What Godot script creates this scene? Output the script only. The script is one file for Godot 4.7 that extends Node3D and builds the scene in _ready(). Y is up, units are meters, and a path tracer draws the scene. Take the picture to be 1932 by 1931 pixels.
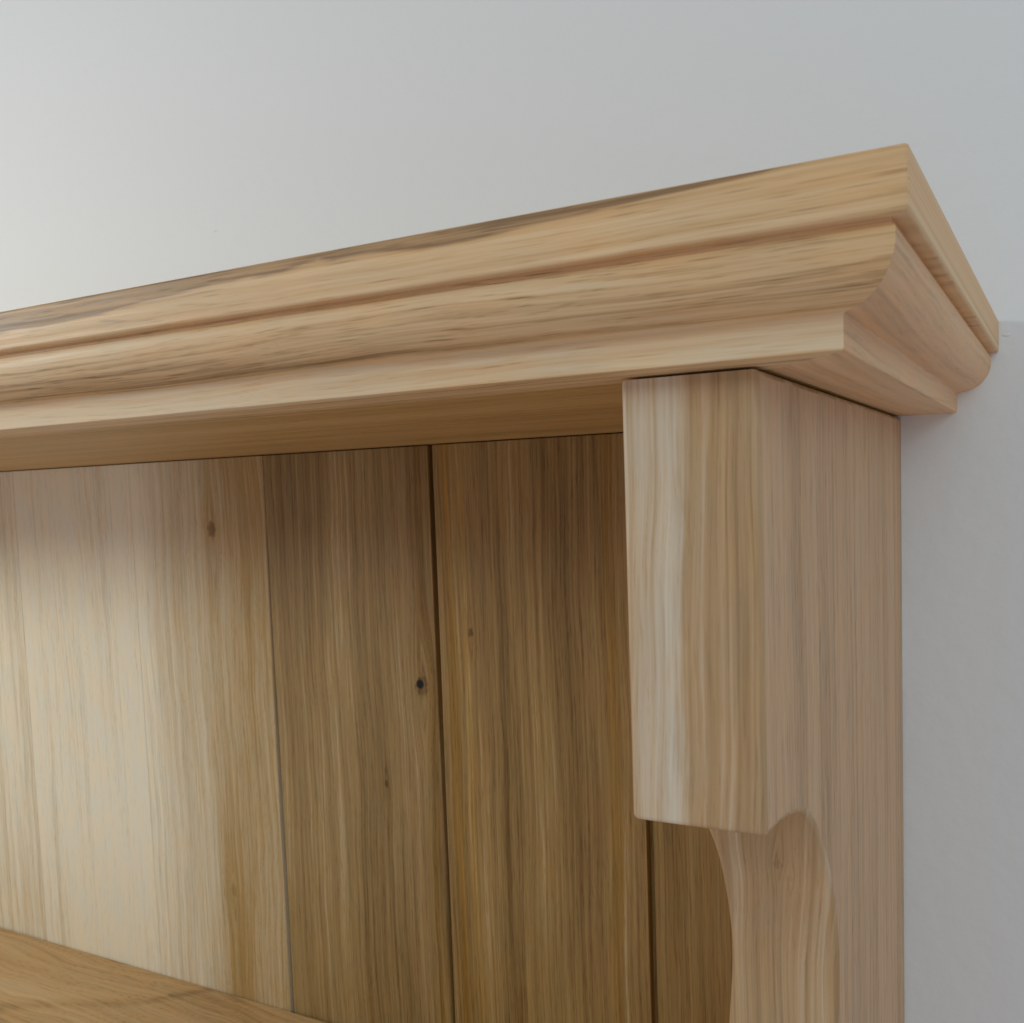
extends Node3D
# The top corner of a wooden dresser rack standing against a white wall.
# x runs along the rack, y is up from the underside of its cornice, z comes out of the wall.

const T := 0.040          # thickness of a side panel
const D := 0.230          # depth of a side panel
const MD := 0.218         # where the cornice moulding starts in front
const W := 1.10           # width of the rack
const BASE := -0.80       # lower end of the rack
const PLANK_Z := 0.012    # face of the back planks
const SHELF_Y := -0.3766
const RES := 1.0          # texture detail

var noise := FastNoiseLite.new()

# ------------------------------------------------------------------ stage
func stage():
	var cam := Camera3D.new()
	cam.name = "camera"
	add_child(cam)
	cam.position = Vector3(0.07488, -0.03241, 0.47963)
	cam.basis = Basis(Vector3(0.88883, -0.03107, -0.45719), Vector3(-0.00642, 0.99676, -0.08021), Vector3(0.45820, 0.07423, 0.88574)).orthonormalized()
	var lens := CameraAttributesPhysical.new()
	lens.frustum_focal_length = 4.2
	lens.exposure_aperture = 5.0
	lens.frustum_focus_distance = 0.38
	cam.attributes = lens
	cam.projection = Camera3D.PROJECTION_FRUSTUM
	cam.near = 0.05
	cam.far = 20.0
	cam.size = 0.05 * 1931.0 / 1820.07
	cam.frustum_offset = Vector2(-130.2, 104.0) / 1820.07 * 0.05
	cam.current = true

	var we := WorldEnvironment.new()
	we.name = "environment"
	var e := Environment.new()
	e.background_mode = Environment.BG_COLOR
	e.background_color = Color(0.622, 0.604, 0.622)
	e.tonemap_mode = Environment.TONE_MAPPER_LINEAR
	e.tonemap_exposure = 1.07
	e.sdfgi_enabled = true
	e.ssao_enabled = true
	e.ssil_enabled = true
	we.environment = e
	add_child(we)

	# a broad, high window in front and to the right, a lamp near the left, and an added low fill farther to the left, with no source of its own
	area("window_light", Vector3(1.35, 0.93, 1.6), Vector3(1.35, 0.93, 0.0), Vector2(2.3, 1.14), Color(0.82, 0.96, 1.0), 1.34)
	area("lamp_light", Vector3(-0.94, 0.160, 0.66), Vector3(-0.60, -0.08, 0.0), Vector2(0.32, 0.14), Color(0.965, 0.990, 0.975), 0.225)
	area("added_low_fill", Vector3(-1.75, -0.55, 0.85), Vector3(-0.55, -0.22, 0.0), Vector2(0.5, 0.9), Color(1.0, 1.0, 0.98), 0.13)

func area(called, at, look, size, colour, energy):
	var l := AreaLight3D.new()
	l.name = called
	add_child(l)
	l.look_at_from_position(at, look, Vector3.UP)
	l.area_size = size
	l.area_normalize_energy = true
	l.light_color = colour
	l.light_energy = energy
	l.area_range = 12.0
	l.area_attenuation = 2.0
	l.shadow_enabled = true

# ------------------------------------------------------------------ wood
# One board's figure. u runs across the grain and v along it, in metres.
# c: dark, mid, pale (linear); ring: spacing of growth rings; knots: [u, v, radius, darkness]
func n2(a: float, b: float) -> float:
	return noise.get_noise_2d(a, b)

func wood(p: Dictionary) -> StandardMaterial3D:
	var w: float = p.w
	var l: float = p.l
	var nx := int(p.nx * RES)
	var ny := int(p.ny * RES)
	var u0: float = p.get("u0", 0.0)
	var v0: float = p.get("v0", 0.0)
	var s: float = p.seed * 37.7
	var ring: float = p.get("ring", 0.006)
	var ra: float = p.get("ra", 0.16)
	var sa: float = p.get("sa", 0.30)
	var fa: float = p.get("fa", 0.16)
	var ba: float = p.get("ba", 0.25)
	var wob: float = p.get("wob", 0.006)
	var base: float = p.get("base", 0.5)
	var knots: Array = p.get("knots", [])
	var extra = p.get("extra", null)
	var amber = p.get("amber", null)
	var cd: Color = p.get("dark", Color(0.19, 0.105, 0.036))
	var cm: Color = p.get("mid", Color(0.46, 0.300, 0.145))
	var cp: Color = p.get("pale", Color(0.66, 0.52, 0.33))
	var lut := PackedByteArray()
	for i in 256:
		var t := i / 255.0
		var c: Color
		if t < 0.5:
			c = cd.lerp(cm, t * 2.0)
		else:
			c = cm.lerp(cp, t * 2.0 - 1.0)
		c = c.linear_to_srgb()
		lut.append(int(clampf(c.r, 0, 1) * 255.0))
		lut.append(int(clampf(c.g, 0, 1) * 255.0))
		lut.append(int(clampf(c.b, 0, 1) * 255.0))
	var data := PackedByteArray()
	data.resize(nx * ny * 3)
	var rough := PackedByteArray()
	rough.resize(nx * ny)
	var k := 0
	var kr := 0
	for j in ny:
		var v := v0 + (j + 0.5) / ny * l
		for i in nx:
			var u := u0 + (i + 0.5) / nx * w
			var uu := u + wob * n2(v * 4.0 + s, u * 9.0) + wob * 0.25 * n2(v * 17.0 + s, u * 40.0 + 7.0)
			var dk := 0.0
			var hole_shade := 0.0  # shade inside a knot hole, painted into the colour
			for q in knots:
				var du: float = u - q[0]
				var dv: float = v - q[1]
				var r: float = q[2]
				var g := exp(-(du * du + dv * dv * 0.10) / (r * r * 5.0))
				uu -= g * r * 1.1 * du / (absf(du) + r * 0.25)
				var rr := sqrt(du * du + dv * dv * 0.45) / r + 0.25 * n2(u * 400.0 + s, v * 300.0)
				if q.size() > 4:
					hole_shade = maxf(hole_shade, q[4] * smoothstep(1.05, 0.6, sqrt((du + r * 0.25) * (du + r * 0.25) + (dv - r * 0.2) * (dv - r * 0.2)) / (r * 0.62)))
				dk += q[3] * (smoothstep(1.15, 0.55, rr) + 0.12 * g)
			var ph := uu / ring + 1.6 * n2(uu * 60.0 + s, 3.3)
			var fr := ph - floorf(ph)
			var rv := fr * fr * fr - 0.25
			if fr > 0.9:
				rv *= (1.0 - fr) * 10.0
			var t := base + ba * n2(uu * 26.0 + s, v * 1.7) + sa * n2(uu * 150.0 + s, v * 3.0 + 11.0) * 0.6 - ra * rv
			t += sa * 0.55 * n2(uu * 420.0 + s, v * 5.0 + 31.0)
			var f := n2(uu * 1200.0 + s, v * 16.0 + 5.0)
			t += fa * f * 0.7
			var po := n2(uu * 1500.0 + 90.0, v * 46.0 + s)
			if po > 0.38:
				t -= (po - 0.38) * fa * 2.4
			if extra != null:
				t += extra.call(u, v, uu)
			t -= dk
			var b := int(clampf(t, 0.0, 1.0) * 255.0) * 3
			var hue := n2(u * 70.0 + s, v * 22.0 + 61.0) + 0.6 * n2(u * 210.0 + s, v * 30.0 + 17.0)
			var am := 0.0
			if amber != null:
				am = clampf(amber.call(u, v, uu) * (0.8 + 0.5 * n2(u * 300.0 + s, v * 9.0)), 0.0, 1.0)
			data[k] = int(minf(255.0, lut[b] * (1.0 - hole_shade) * (1.0 + 0.016 * hue)))
			data[k + 1] = int(lut[b + 1] * (1.0 - hole_shade) * (1.0 - 0.07 * am))
			data[k + 2] = int(minf(255.0, lut[b + 2] * (1.0 - hole_shade) * (1.0 - 0.02 * hue) * (1.0 - 0.38 * am)))
			k += 3
			rough[kr] = int(clampf(p.get("rough", 0.52) + 0.10 * f + 0.06 * rv, 0.2, 0.95) * 255.0)
			kr += 1
	var m := StandardMaterial3D.new()
	m.albedo_texture = ImageTexture.create_from_image(Image.create_from_data(nx, ny, false, Image.FORMAT_RGB8, data))
	m.roughness = 1.0
	m.roughness_texture = ImageTexture.create_from_image(Image.create_from_data(nx, ny, false, Image.FORMAT_L8, rough))
	m.metallic_specular = p.get("spec", 0.5)
	m.uv1_scale = Vector3(1.0 / w, 1.0 / l, 1.0)
	m.uv1_offset = Vector3(-u0 / w, -v0 / l, 0.0)
	return m

# ------------------------------------------------------------------ meshes
class Mesher:
	var v := PackedVector3Array()
	var n := PackedVector3Array()
	var t := PackedVector2Array()
	func tri(p: Array, q: Array, uv: Array, a: int, b: int, c: int):
		var face: Vector3 = (p[b] - p[a]).cross(p[c] - p[a])
		var want: Vector3 = q[a] + q[b] + q[c]
		var order := [a, c, b] if face.dot(want) > 0.0 else [a, b, c]   # front faces run clockwise
		for i in order:
			v.append(p[i]); n.append(q[i]); t.append(uv[i])
	func quad(p: Array, q: Array, uv: Array):
		tri(p, q, uv, 0, 1, 2)
		tri(p, q, uv, 0, 2, 3)
	func into(m: ArrayMesh, mat: Material):
		var a := []
		a.resize(Mesh.ARRAY_MAX)
		a[Mesh.ARRAY_VERTEX] = v
		a[Mesh.ARRAY_NORMAL] = n
		a[Mesh.ARRAY_TEX_UV] = t
		m.add_surface_from_arrays(Mesh.PRIMITIVE_TRIANGLES, a)
		m.surface_set_material(m.get_surface_count() - 1, mat)

# a board with eased edges between lo and hi; grain: the axis that the grain follows; rows: extra cuts along y; bend: moves points
func board(ms: Mesher, lo: Vector3, hi: Vector3, r: float, grain: int, rows := 0, bend = null):
	var mid := (lo + hi) * 0.5
	var h := (hi - lo) * 0.5
	var cuts := []
	for ax in 3:
		var a := [-h[ax], -h[ax] + r * 0.18, -h[ax] + r * 0.5, -h[ax] + r]
		if ax == 1:
			for i in rows:
				a.append(lerpf(-h[ax] + r, h[ax] - r, (i + 1.0) / (rows + 1.0)))
		a.append_array([h[ax] - r, h[ax] - r * 0.5, h[ax] - r * 0.18, h[ax]])
		cuts.append(a)
	for ax in 3:
		var b := (ax + 1) % 3
		var c := (ax + 2) % 3
		for side in [-1.0, 1.0]:
			for i in cuts[b].size() - 1:
				for j in cuts[c].size() - 1:
					var p := []
					var q := []
					var uv := []
					for o in [[0, 0], [1, 0], [1, 1], [0, 1]]:
						var x := Vector3.ZERO
						x[ax] = side * h[ax]
						x[b] = cuts[b][i + o[0]]
						x[c] = cuts[c][j + o[1]]
						var core := x.clamp(-h + Vector3.ONE * r, h - Vector3.ONE * r)
						var nn := (x - core).normalized()
						var pos := mid + core + nn * r
						if bend != null:
							pos = bend.call(pos)
						p.append(pos)
						q.append(nn)
						uv.append(board_uv(pos, ax, grain))
					ms.quad(p, q, uv)

var narrow := false   # the cap's top and underside carry on from the lower part of its front edge

func board_uv(p: Vector3, ax: int, grain: int) -> Vector2:
	if narrow and ax == 1:
		return Vector2(0.020 - p.z * 0.1, p.x)
	var others := [0, 1, 2]
	others.erase(grain)
	if ax == grain:
		return Vector2(p[others[0]], 0.02 + p[others[1]] * 0.05)
	others.erase(ax)
	return Vector2(p[others[0]], p[grain])

# normals of a 2D line: shared where it is smooth, split where it has a corner. Returns [[n0, n1] for each segment]
func line_normals(pts: Array, closed: bool) -> Array:
	var seg := []
	var cnt := pts.size() if closed else pts.size() - 1
	for i in cnt:
		var d: Vector2 = (pts[(i + 1) % pts.size()] - pts[i]).normalized()
		seg.append(Vector2(d.y, -d.x))
	var out := []
	for i in cnt:
		var a: Vector2 = seg[i]
		var b: Vector2 = seg[i]
		if closed or i > 0:
			var pr: Vector2 = seg[(i - 1 + cnt) % cnt]
			if pr.dot(seg[i]) > 0.72:
				a = (pr + seg[i]).normalized()
		if closed or i < cnt - 1:
			var nx: Vector2 = seg[(i + 1) % cnt]
			if nx.dot(seg[i]) > 0.72:
				b = (nx + seg[i]).normalized()
		out.append([a, b])
	return out

func part(called: String, mesh: Mesh, parent: Node) -> MeshInstance3D:
	var o := MeshInstance3D.new()
	o.name = called
	o.mesh = mesh
	parent.add_child(o, true)
	return o

func one(called: String, ms: Mesher, mat: Material, parent: Node) -> MeshInstance3D:
	var m := ArrayMesh.new()
	ms.into(m, mat)
	return part(called, m, parent)

# ------------------------------------------------------------------ rack
func moulding_profile() -> Array:
	# (outwards, up), counter-clockwise: underside, fillet, quirk, ovolo, top
	var a := [Vector2(0, 0), Vector2(0.0240, 0.0), Vector2(0.0246, 0.0003), Vector2(0.0248, 0.0009), Vector2(0.0248, 0.0083), Vector2(0.0251, 0.0089)]
	for i in 15:
		var w := deg_to_rad(lerpf(-86.0, 0.0, i / 14.0))
		a.append(Vector2(0.0262 + 0.0130 * cos(w), 0.0216 + 0.0124 * sin(w)))
	a.append(Vector2(0.0392, 0.0238))
	a.append(Vector2(0.0388, 0.0243))
	a.append(Vector2(0.0382, 0.0246))
	a.append(Vector2(0.0382, 0.02585))
	a.append(Vector2(0.0, 0.02585))
	return a

func sweep_moulding(ms: Mesher, which: String):
	var pr := moulding_profile()
	var nn := line_normals(pr, true)
	var s := 0.0
	for i in pr.size():
		var a: Vector2 = pr[i]
		var b: Vector2 = pr[(i + 1) % pr.size()]
		var len := a.distance_to(b)
		var cuts := 24
		for c in cuts:
			var p := []
			var q := []
			var uv := []
			for o in [[a, c, 0, s], [b, c, 1, s + len], [b, c + 1, 1, s + len], [a, c + 1, 0, s]]:
				var pt: Vector2 = o[0]
				var no: Vector2 = nn[i][o[2]]
				var f: float = float(o[1]) / cuts
				if which == "front":
					var x := lerpf(-W - pt.x, pt.x, f)
					p.append(Vector3(x, pt.y, MD + pt.x))
					q.append(Vector3(0, no.y, no.x))
					uv.append(Vector2(o[3], x))
				elif which == "right":
					var z := lerpf(0.0, MD + pt.x, f)
					p.append(Vector3(pt.x, pt.y, z))
					q.append(Vector3(no.x, no.y, 0))
					uv.append(Vector2(o[3], z))
				else:
					var z2 := lerpf(0.0, MD + pt.x, f)
					p.append(Vector3(-W - pt.x, pt.y, z2))
					q.append(Vector3(-no.x, no.y, 0))
					uv.append(Vector2(o[3], z2))
			ms.quad(p, q, uv)
		s += len

func side_outline() -> Array:
	# (z, y) of a side panel, counter-clockwise seen with z to the right
	var a := [Vector2(0.0, -0.0008)]
	a.append(Vector2(0.0, BASE))
	a.append(Vector2(0.205, BASE))
	a.append(Vector2(0.205, -0.405))
	var c := Curve2D.new()
	c.add_point(Vector2(0.205, -0.405), Vector2.ZERO, Vector2(0.0, 0.02))
	c.add_point(Vector2(0.195, -0.345), Vector2(0.008, -0.02), Vector2(-0.012, 0.03))
	c.add_point(Vector2(0.1525, -0.238), Vector2(0.008, -0.035), Vector2(-0.005, 0.016))
	c.add_point(Vector2(0.1446, -0.204), Vector2(0.0, -0.012), Vector2(0.0, 0.012))
	c.add_point(Vector2(0.1535, -0.1713), Vector2(-0.0045, -0.011), Vector2(0.0045, 0.011))
	c.add_point(Vector2(0.1816, -0.1371), Vector2(-0.010, -0.0075), Vector2(0.008, 0.0055))
	c.add_point(Vector2(0.2005, -0.1299), Vector2(-0.006, -0.0016), Vector2(0.007, 0.0018))
	c.add_point(Vector2(0.2262, -0.1272), Vector2(-0.008, -0.0002), Vector2.ZERO)
	c.bake_interval = 0.0035
	for p in c.get_baked_points():
		if a[-1].distance_to(p) > 0.0012:
			a.append(p)
	for i in 5:
		var w := deg_to_rad(lerpf(-80.0, 0.0, i / 4.0))
		a.append(Vector2(0.2280 + 0.0020 * cos(w), -0.1253 + 0.0020 * sin(w)))
	for i in 7:
		a.append(Vector2(D, lerpf(-0.110, -0.0008, i / 6.0)))
	return a

func side_panel(x0: float, x1: float, faces: Material, edge: Material, parent: Node):
	var o := side_outline()
	var cnt := o.size()
	var nn := line_normals(o, true)
	var bev := 0.0017
	# rings: inset and depth from the face
	var rings := [[bev, 0.0], [bev * 0.45, bev * 0.12], [bev * 0.12, bev * 0.45], [0.0, bev]]
	var vn := []
	for i in cnt:
		var a: Vector2 = nn[(i - 1 + cnt) % cnt][1]
		var b: Vector2 = nn[i][0]
		var m := (a + b).normalized()
		vn.append(m / maxf(0.5, m.dot(b)))
	var ef := Mesher.new()
	var ff := Mesher.new()
	var levels := []   # [x, inset, tilt of the normal towards x]
	for r in 4:
		levels.append([x0 + rings[r][1], rings[r][0], -cos(r / 3.0 * PI / 2)])
	for r in [3, 2, 1, 0]:
		levels.append([x1 - rings[r][1], rings[r][0], cos(r / 3.0 * PI / 2)])
	for k in levels.size() - 1:
		for i in cnt:
			var j := (i + 1) % cnt
			var p := []
			var q := []
			var uv := []
			for e in [[i, k, 0], [j, k, 1], [j, k + 1, 1], [i, k + 1, 0]]:
				var lv: Array = levels[e[1]]
				var pt: Vector2 = o[e[0]] - vn[e[0]] * lv[1]
				var no: Vector2 = nn[i][e[2]]
				var side := sqrt(maxf(0.0, 1.0 - lv[2] * lv[2]))
				p.append(Vector3(lv[0], pt.y, pt.x))
				q.append(Vector3(lv[2], no.y * side, no.x * side).normalized())
				uv.append(Vector2(lv[0] - x1 + 0.30 * (D - pt.x), pt.y - 0.35 * (pt.x - D) * absf(no.y)))
			ef.quad(p, q, uv)
	var inset := PackedVector2Array()
	for i in cnt:
		inset.append(o[i] - vn[i] * bev)
	var ids := Geometry2D.triangulate_polygon(inset)
	for f in [[x0, Vector3.LEFT], [x1, Vector3.RIGHT]]:
		for i in range(0, ids.size(), 3):
			var p := []
			var uv := []
			for m in 3:
				var pt := inset[ids[i + m]]
				p.append(Vector3(f[0], pt.y, pt.x))
				uv.append(pt)
			ff.tri(p, [f[1], f[1], f[1]], uv, 0, 1, 2)
	var mesh := ArrayMesh.new()
	ef.into(mesh, edge)
	ff.into(mesh, faces)
	return part("side_panel", mesh, parent)

func table(xs: Array, x: float) -> float:
	if x <= xs[0][0]:
		return xs[0][1]
	for i in xs.size() - 1:
		if x < xs[i + 1][0]:
			return lerpf(xs[i][1], xs[i + 1][1], (x - xs[i][0]) / (xs[i + 1][0] - xs[i][0]))
	return xs[-1][1]

func rack():
	var root := Node3D.new()
	root.name = "dresser_rack"
	root.set_meta("label", "pale waxed hardwood dresser rack with moulded cornice against the white wall")
	root.set_meta("category", "dresser")
	add_child(root)
	root.position = Vector3(0, BASE, 0)

	# the dark heartwood along the upper edge of the cornice cap ends in a stepped, feathered line
	var heart := [[-0.42, 0.50], [-0.2707, 0.54], [-0.2433, 0.53], [-0.2173, 0.51], [-0.1940, 0.40], [-0.1715, 0.31], [-0.1551, 0.29], [-0.1490, 0.24], [-0.1350, 0.26], [-0.1208, 0.15], [-0.1150, 0.22], [-0.1028, 0.23], [-0.0860, 0.28], [-0.0672, 0.32], [-0.0572, 0.32], [-0.0298, 0.20], [-0.0081, 0.16], [0.0109, 0.06], [0.0228, -0.1], [0.06, -0.2]]
	var cap_mat := wood({"w": 0.06, "l": 0.5, "nx": 210, "ny": 900, "u0": -0.01, "v0": -0.44, "seed": 3, "base": 0.60, "ring": 0.0032, "wob": 0.0014, "sa": 0.2, "ba": 0.12, "ra": 0.12, "fa": 0.24,
		"dark": Color(0.29, 0.165, 0.075), "mid": Color(0.72, 0.445, 0.205), "pale": Color(0.85, 0.61, 0.355),
		"extra": func(u, v, uu):
			if u > 0.06:
				return 0.0
			var d: float = (0.0399 - u) / 0.0141 - table(heart, v) - 0.04 * n2(v * 28.0, u * 200.0)
			return -0.40 * smoothstep(0.03, -0.05, d) - 0.12 * exp(-d * d * 200.0)})
	var ms := Mesher.new()
	narrow = true
	board(ms, Vector3(-W - 0.0425, 0.0258, 0.0), Vector3(0.0425, 0.0399, MD + 0.0425), 0.0010, 0)
	narrow = false
	one("cornice_cap", ms, cap_mat, root)

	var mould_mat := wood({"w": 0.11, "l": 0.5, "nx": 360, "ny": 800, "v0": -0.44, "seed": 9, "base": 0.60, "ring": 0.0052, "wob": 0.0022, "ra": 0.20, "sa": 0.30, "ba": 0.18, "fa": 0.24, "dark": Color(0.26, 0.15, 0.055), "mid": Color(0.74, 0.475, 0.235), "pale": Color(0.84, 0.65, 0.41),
		"extra": func(u, v, uu):  # paler fillet; shade of the ovolo's down-facing lower curve is painted in
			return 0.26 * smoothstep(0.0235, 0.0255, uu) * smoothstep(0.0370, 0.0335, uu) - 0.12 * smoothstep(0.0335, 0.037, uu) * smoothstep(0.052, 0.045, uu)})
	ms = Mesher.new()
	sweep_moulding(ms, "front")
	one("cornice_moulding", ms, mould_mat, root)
	var return_mat := wood({"w": 0.11, "l": 0.27, "nx": 300, "ny": 360, "seed": 14, "base": 0.50, "ring": 0.007, "wob": 0.0025, "ra": 0.10, "sa": 0.18, "ba": 0.14, "fa": 0.10, "dark": Color(0.30, 0.17, 0.08),
		"mid": Color(0.76, 0.455, 0.23), "pale": Color(0.86, 0.61, 0.38)})
	ms = Mesher.new()
	sweep_moulding(ms, "right")
	one("cornice_moulding", ms, return_mat, root)
	ms = Mesher.new()
	sweep_moulding(ms, "left")
	one("cornice_moulding", ms, return_mat, root)

	var plain := wood({"w": 0.25, "l": 0.8, "nx": 360, "ny": 700, "v0": -0.8, "seed": 21, "base": 0.54, "mid": Color(0.58, 0.345, 0.115), "pale": Color(0.72, 0.50, 0.24), "ring": 0.009, "wob": 0.004, "ra": 0.06, "sa": 0.2, "ba": 0.15})
	ms = Mesher.new()
	board(ms, Vector3(-W, 0.0001, 0.0), Vector3(-0.0002, 0.0254, MD - 0.0002), 0.0004, 0)
	one("top_board", ms, plain, root)

	# side panels: pale sapwood along the inner half of the front edge
	var sap := [[-0.30, -0.060], [-0.140, -0.060], [-0.129, -0.0238], [-0.105, -0.0240], [-0.08, -0.0242], [-0.06, -0.0230], [-0.04, -0.0214], [-0.02, -0.0222], [0.0, -0.0220]]
	var edge_mat := wood({"w": 0.10, "l": 0.45, "nx": 330, "ny": 900, "u0": -0.055, "v0": -0.44, "seed": 27, "base": 0.45, "ring": 0.0105, "wob": 0.0032, "ra": 0.17, "sa": 0.17, "ba": 0.12, "fa": 0.10, "mid": Color(0.53, 0.335, 0.165),
		"knots": [[0.004, -0.150, 0.0020, 0.10], [0.008, -0.158, 0.0016, 0.08]],
		"pale": Color(0.80, 0.70, 0.54),
		"extra": func(u, v, uu):
			var d: float = table(sap, v) - u + 0.0012 * n2(v * 30.0, 5.0)
			return 0.27 * smoothstep(-0.0040, 0.0030, d + 0.0006 * n2(v * 90.0, u * 500.0)) - 0.09 * exp(-d * d * 2.0e5)})
	var face_mat := wood({"w": 0.25, "l": 0.85, "nx": 420, "ny": 900, "v0": -0.84, "seed": 33, "base": 0.46, "ring": 0.006, "wob": 0.002, "ra": 0.08, "sa": 0.13, "ba": 0.10,
		"mid": Color(0.63, 0.395, 0.215), "pale": Color(0.77, 0.56, 0.36)})
	side_panel(-T, 0.0, face_mat, edge_mat, root)
	side_panel(-W, -W + T, face_mat, edge_mat, root)

	# back planks, tongued together; some joints have opened as the wood dried
	var joints := [-0.0402, -0.1303, -0.2653, -0.3989, -0.528, -0.662, -0.795, -0.928, -W + T + 0.0002]
	var gaps := [[0.0, 0.0], [0.0036, 0.0036], [0.0038, 0.0026], [0.0003, 0.0022], [0.0001, 0.0002], [0.0006, 0.0006], [0.0008, 0.0008], [0.0008, 0.0008], [0.0, 0.0]]
	var proud := [-0.0006, 0.0, -0.0006, 0.0004, 0.0002, -0.0003, 0.0, 0.0]
	var looks := [
		{"base": 0.33, "seed": 41, "ring": 0.0032, "sa": 0.12, "ba": 0.10, "ra": 0.12, "wob": 0.0016},
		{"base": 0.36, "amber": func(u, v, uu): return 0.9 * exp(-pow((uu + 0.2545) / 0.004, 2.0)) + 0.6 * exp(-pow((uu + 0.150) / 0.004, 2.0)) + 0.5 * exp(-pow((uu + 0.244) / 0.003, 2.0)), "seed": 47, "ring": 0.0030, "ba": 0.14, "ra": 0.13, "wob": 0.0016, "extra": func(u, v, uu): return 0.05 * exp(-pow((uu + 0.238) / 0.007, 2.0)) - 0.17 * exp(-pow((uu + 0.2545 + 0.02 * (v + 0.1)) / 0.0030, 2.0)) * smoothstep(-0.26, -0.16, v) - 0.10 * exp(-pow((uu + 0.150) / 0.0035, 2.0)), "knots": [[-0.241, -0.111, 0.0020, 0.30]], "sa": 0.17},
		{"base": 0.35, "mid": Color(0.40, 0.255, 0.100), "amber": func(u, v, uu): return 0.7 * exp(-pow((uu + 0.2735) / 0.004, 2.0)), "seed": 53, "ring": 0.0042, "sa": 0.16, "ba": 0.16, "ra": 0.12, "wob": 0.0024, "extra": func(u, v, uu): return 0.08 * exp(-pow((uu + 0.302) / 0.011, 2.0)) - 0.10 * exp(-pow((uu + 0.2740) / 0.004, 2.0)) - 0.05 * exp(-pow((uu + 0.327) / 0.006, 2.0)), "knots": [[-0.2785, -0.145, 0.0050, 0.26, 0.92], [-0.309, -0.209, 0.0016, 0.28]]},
		{"base": 0.57, "sa": 0.09, "ba": 0.09, "fa": 0.10, "seed": 59, "ring": 0.014, "extra": func(u, v, uu): return 0.38 * smoothstep(-0.440, -0.530, uu), "knots": [[-0.448, -0.048, 0.0042, 0.34], [-0.447, -0.300, 0.0030, 0.10]], "wob": 0.0035},
		{"base": 1.02, "seed": 65, "ring": 0.013, "sa": 0.10, "ba": 0.10},
		{"base": 0.92, "seed": 71, "ring": 0.012, "sa": 0.13, "ba": 0.12},
		{"base": 0.60, "seed": 77, "ring": 0.012},
		{"base": 0.60, "seed": 83, "ring": 0.012}]
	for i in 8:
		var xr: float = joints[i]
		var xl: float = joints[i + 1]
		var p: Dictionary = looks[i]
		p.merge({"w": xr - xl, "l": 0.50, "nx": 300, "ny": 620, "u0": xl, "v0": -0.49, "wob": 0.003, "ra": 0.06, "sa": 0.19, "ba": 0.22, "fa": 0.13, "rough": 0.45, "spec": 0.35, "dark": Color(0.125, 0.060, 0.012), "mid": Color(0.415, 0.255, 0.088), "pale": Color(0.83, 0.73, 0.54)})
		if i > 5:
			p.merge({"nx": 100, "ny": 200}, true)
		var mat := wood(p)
		ms = Mesher.new()
		var gr: Array = gaps[i]
		var gl: Array = gaps[i + 1]
		var zf: float = PLANK_Z + proud[i]
		var bend := func(q: Vector3) -> Vector3:
			var s := smoothstep(-0.09, -0.24, q.y)
			if q.x > (xl + xr) * 0.5:
				q.x -= lerpf(gr[0], gr[1], s) * 0.5
			else:
				q.x += lerpf(gl[0], gl[1], s) * 0.5
			return q
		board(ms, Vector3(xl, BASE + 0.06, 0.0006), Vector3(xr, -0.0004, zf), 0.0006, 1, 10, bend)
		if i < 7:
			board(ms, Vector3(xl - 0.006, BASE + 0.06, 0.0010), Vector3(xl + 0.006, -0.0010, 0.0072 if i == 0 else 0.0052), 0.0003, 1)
		one("back_plank", ms, mat, root)

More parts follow.
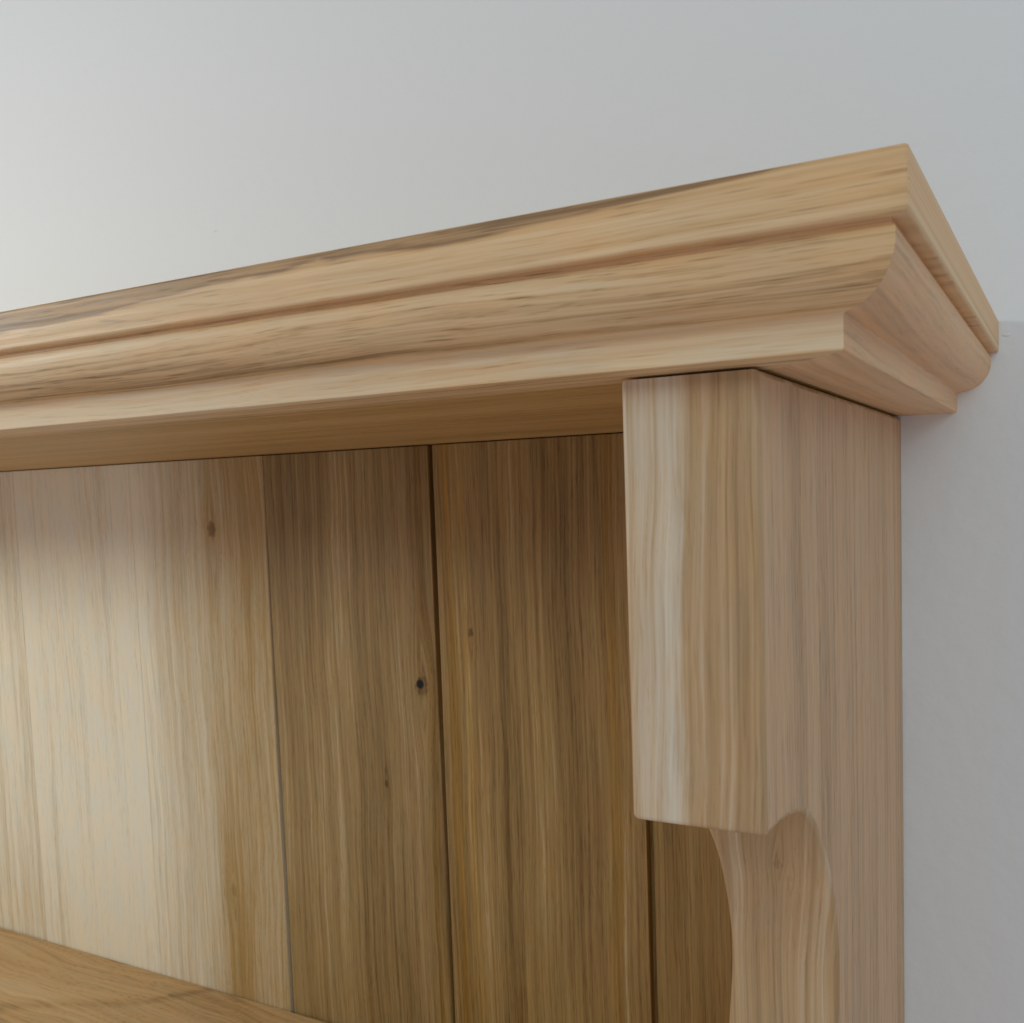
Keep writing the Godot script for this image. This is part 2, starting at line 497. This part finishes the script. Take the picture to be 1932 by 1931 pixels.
	# shelves between the side panels
	var shelf_mat := wood({"w": 0.20, "l": 0.76, "nx": 260, "ny": 640, "v0": -0.82, "seed": 91, "base": 0.62, "ring": 0.016, "wob": 0.010, "ra": 0.08, "sa": 0.2, "mid": Color(0.57, 0.36, 0.160), "pale": Color(0.73, 0.53, 0.29),
		"extra": func(u, v, uu):
			var d: float = (u - 0.012) - 0.036 - 0.50 * maxf(0.0, -0.505 - v) + 1.1 * maxf(0.0, v + 0.505)
			return -0.26 * exp(-d * d * 2.0e4) - 0.10 * smoothstep(0.0, 0.02, d)})
	for y in [SHELF_Y, -0.74 + 0.02]:
		ms = Mesher.new()
		board(ms, Vector3(-W + T + 0.0002, y - 0.020, PLANK_Z + 0.0006), Vector3(-T - 0.0002, y, 0.150), 0.0015, 0)
		one("shelf", ms, shelf_mat, root)
	for c in root.get_children():
		c.position = Vector3(0, -BASE, 0)

# ------------------------------------------------------------------ wall
func wall():
	var a := FastNoiseLite.new()
	a.seed = 5
	a.frequency = 0.035
	a.fractal_octaves = 5
	a.fractal_gain = 0.6
	var hm := NoiseTexture2D.new()
	hm.width = 2048
	hm.height = 2048
	hm.seamless = true
	hm.noise = a
	hm.as_normal_map = true
	hm.bump_strength = 1.6
	var m := StandardMaterial3D.new()
	m.albedo_color = Color(0.905, 0.91, 0.905)
	m.roughness = 0.62
	m.metallic_specular = 0.4
	m.normal_enabled = true
	m.normal_texture = hm
	m.normal_scale = 0.3
	m.uv1_triplanar = true
	m.uv1_scale = Vector3.ONE * 0.8
	m.uv1_offset = Vector3(0.45, 0.30, 0.0)
	var b := BoxMesh.new()
	b.size = Vector3(5.0, 3.0, 0.12)
	b.material = m
	var o := MeshInstance3D.new()
	o.name = "wall"
	o.mesh = b
	o.set_meta("kind", "structure")
	add_child(o)
	o.position = Vector3(-0.6, 0.3, -0.06)
	# two small nibs in the paint
	for q in [Vector3(-0.4428, 0.1520, 0.0), Vector3(0.0458, 0.0333, 0.0)]:
		var s := SphereMesh.new()
		s.radius = 0.0013
		s.height = 0.0026
		s.radial_segments = 12
		s.rings = 6
		s.material = m
		var n := MeshInstance3D.new()
		n.name = "paint_nib"
		n.mesh = s
		o.add_child(n, true)
		n.position = q - o.position
		n.scale = Vector3(1.6, 0.6, 0.3)

func _ready():
	noise.seed = 11
	noise.noise_type = FastNoiseLite.TYPE_SIMPLEX_SMOOTH
	noise.fractal_type = FastNoiseLite.FRACTAL_NONE
	noise.frequency = 1.0
	stage()
	wall()
	rack()
